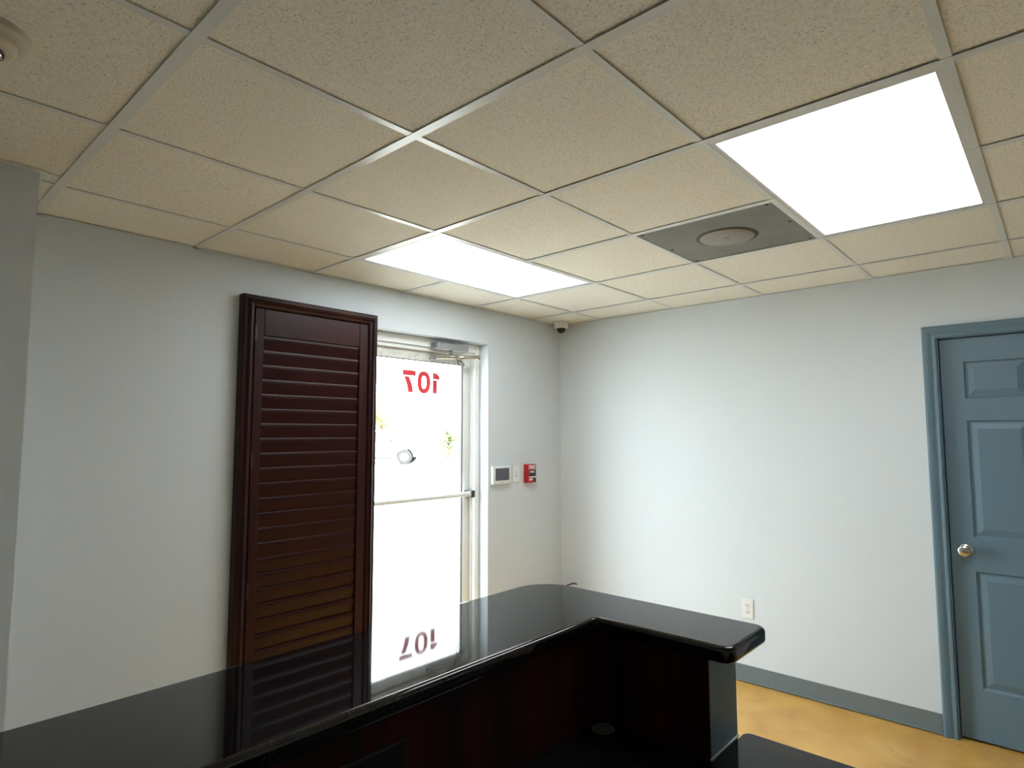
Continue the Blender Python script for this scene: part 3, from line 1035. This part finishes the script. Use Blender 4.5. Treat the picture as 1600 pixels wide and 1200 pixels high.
tube(bm, [along(-0.014, 0.362), along(-0.018, 0.402)], 0.006, 8)
obj('carry_handle', bm, 'black', fe)
bm = B()
tube(bm, [along(-0.015, 0.350), along(-0.05, 0.345), along(-0.066, 0.31), along(-0.064, 0.20), along(-0.062, 0.12)], 0.008, 8)
obj('hose', bm, 'hose', fe)

# ------------------------------------------------------------------ outside, seen through the glass
bm = box(B(), -90, 110, 0.195, 150, -0.30, -0.02)
tag(obj('pavement', bm, 'asphalt'), 'sunlit pale concrete parking lot outside the glass entrance', 'pavement', kind='structure')
bm = box(B(), XL - 3, XL - 0.12, 0.0, 0.195, 0, 3.2)
box(bm, 0.12, 3.5, 0.0, 0.195, 0, 3.2)
tag(obj('wall_outer', bm, 'brick'), 'pale stucco building wall either side of the entrance', 'wall', kind='structure')


def truck(origin, heading):
    t = thing('pickup_truck', 'pale pickup truck parked far across the lot, washed out by sun', 'truck', (0, 0, 0))
    # local: x forward, front axle at x=0, y width, z up
    R_ = 0.385
    arch = [(0.47 * math.cos(a), 0.385 + 0.47 * math.sin(a)) for a in [math.pi * k / 10 for k in range(11)]]
    fa = [(x, z) for x, z in arch]
    ra = [(x - 3.55, z) for x, z in arch]
    body = [(0.92, 0.42), (0.47, 0.385)] + fa[1:-1] + [(-0.47, 0.385), (-0.60, 0.36), (-2.95, 0.36), (-3.08, 0.385)] + ra[1:-1] + \
           [(-4.02, 0.385), (-4.75, 0.48), (-4.80, 1.08), (-2.45, 1.10), (-0.55, 1.12), (0.62, 1.06), (0.90, 0.96), (0.96, 0.60)]
    bm = prism(B(), body, -0.93, 0.93, 'Y')
    bev_all(bm, 0.03, 2, 0.5)
    o = obj('body', bm, 'carpaint', t)
    bm = B()
    cab = [(-0.35, 1.12), (-1.02, 1.72), (-1.40, 1.80), (-2.25, 1.79), (-2.45, 1.68), (-2.52, 1.10)]
    prism(bm, cab, -0.80, 0.80, 'Y')
    bev_all(bm, 0.04, 2, 0.3)
    obj('cab', bm, 'carpaint', t)
    for s in (-1, 1):
        for w_ in ([(-0.58, 1.16), (-1.08, 1.62), (-1.42, 1.68), (-1.42, 1.16)], [(-1.52, 1.16), (-1.52, 1.69), (-2.22, 1.68), (-2.34, 1.16)]):
            bm = prism(B(), w_, s * 0.80, s * 0.815, 'Y')
            obj('side_window', bm, 'carglass', t)
        bm = box(B(), -0.74, -0.60, s * 0.93 - .10, s * 0.93 + .10, 1.14, 1.32, 0.02)
        obj('mirror', bm, 'black', t)
        bm = box(B(), -3.0, -0.6, s * 0.935 - .02, s * 0.935 + .02, 0.30, 0.37, 0.01)
        obj('running_board', bm, 'black', t)
        bm = box(B(), 0.80, 0.975, s * 0.75 - .13, s * 0.75 + .13, 0.78, 0.92, 0.02)
        obj('headlight', bm, 'glass', t)
        for wx in (0.0, -3.55):
            bm = lathe(B(), [(0.22, -0.12), (0.36, -0.12), (0.385, -0.08), (0.385, 0.08), (0.36, 0.12), (0.22, 0.12)], 28, 'Y', at=(wx, s * 0.82, 0.385))
            wv = obj('wheel', bm, 'tyre', t, True)
            bm = lathe(B(), [(0.23, -0.118), (0.23, 0.118), (0.17, 0.10), (0.10, 0.125), (0.05, 0.13)], 24, 'Y', at=(wx, s * 0.822, 0.385))
            obj('rim', bm, 'steel', wv, True)
    bm = box(B(), 0.90, 1.06, -0.92, 0.92, 0.44, 0.66, 0.03)
    obj('front_bumper', bm, 'carpaint', t)
    bm = box(B(), 0.92, 0.975, -0.55, 0.55, 0.70, 0.95, 0.01)
    obj('grille', bm, 'black', t)
    t.location = origin
    t.rotation_euler.z = heading
    return t


truck((16.95, 23.4, -0.02), math.atan2(-0.743, 0.669))


def tree(name, label, x, y, h, cw, leaf, n, size, ch):
    t = thing(name, label, 'tree', (x, y, -0.02))
    rnd = random.Random(int(x * 10))
    bm = B()
    tube(bm, [(x, y, -0.02), (x + .05, y, h * .3), (x, y + .05, h * .62)], 0.05 + h * 0.018, 8)
    for k in range(4):
        a = rnd.uniform(0, 6.28)
        tube(bm, [(x, y, h * .4), (x + math.cos(a) * cw * .3, y + math.sin(a) * cw * .3, h * .75)], 0.03 + h * .004, 6)
    obj('trunk', bm, 'bark', t)
    bm = B()
    lobes = [(rnd.uniform(-.5, .5) * cw, rnd.uniform(-.5, .5) * cw, h - ch * rnd.uniform(.2, .85), cw * rnd.uniform(.28, .45)) for _ in range(9)]
    for _ in range(n):
        lx, ly_, lz_, lr = rnd.choice(lobes)
        v = Vector((rnd.gauss(0, 1), rnd.gauss(0, 1), rnd.gauss(0, 1))).normalized() * lr * rnd.uniform(.55, 1.05)
        c = Vector((x + lx, y + ly_, lz_)) + v
        a = Vector((rnd.gauss(0, 1), rnd.gauss(0, 1), rnd.gauss(0, 1))).normalized()
        b = a.orthogonal().normalized()
        a, b = a * size, b * size * .5
        q = [bm.verts.new(c + a), bm.verts.new(c + b + a * .1), bm.verts.new(c - a), bm.verts.new(c - b + a * .1)]
        bm.faces.new(q)
    cr = obj('foliage', bm, leaf, t)
    cr['kind'] = 'stuff'
    return t


tree('shrub_tree', 'slim green tree at the far edge of the sunlit lot', 22.6, 26.4, 2.75, 1.25, 'leaf', 2600, 0.075, 2.7)
tree('broad_tree', 'yellow-green tree rising behind the parked pickup truck', 21.8, 32.3, 4.4, 2.6, 'leaf2', 2600, 0.12, 3.0)
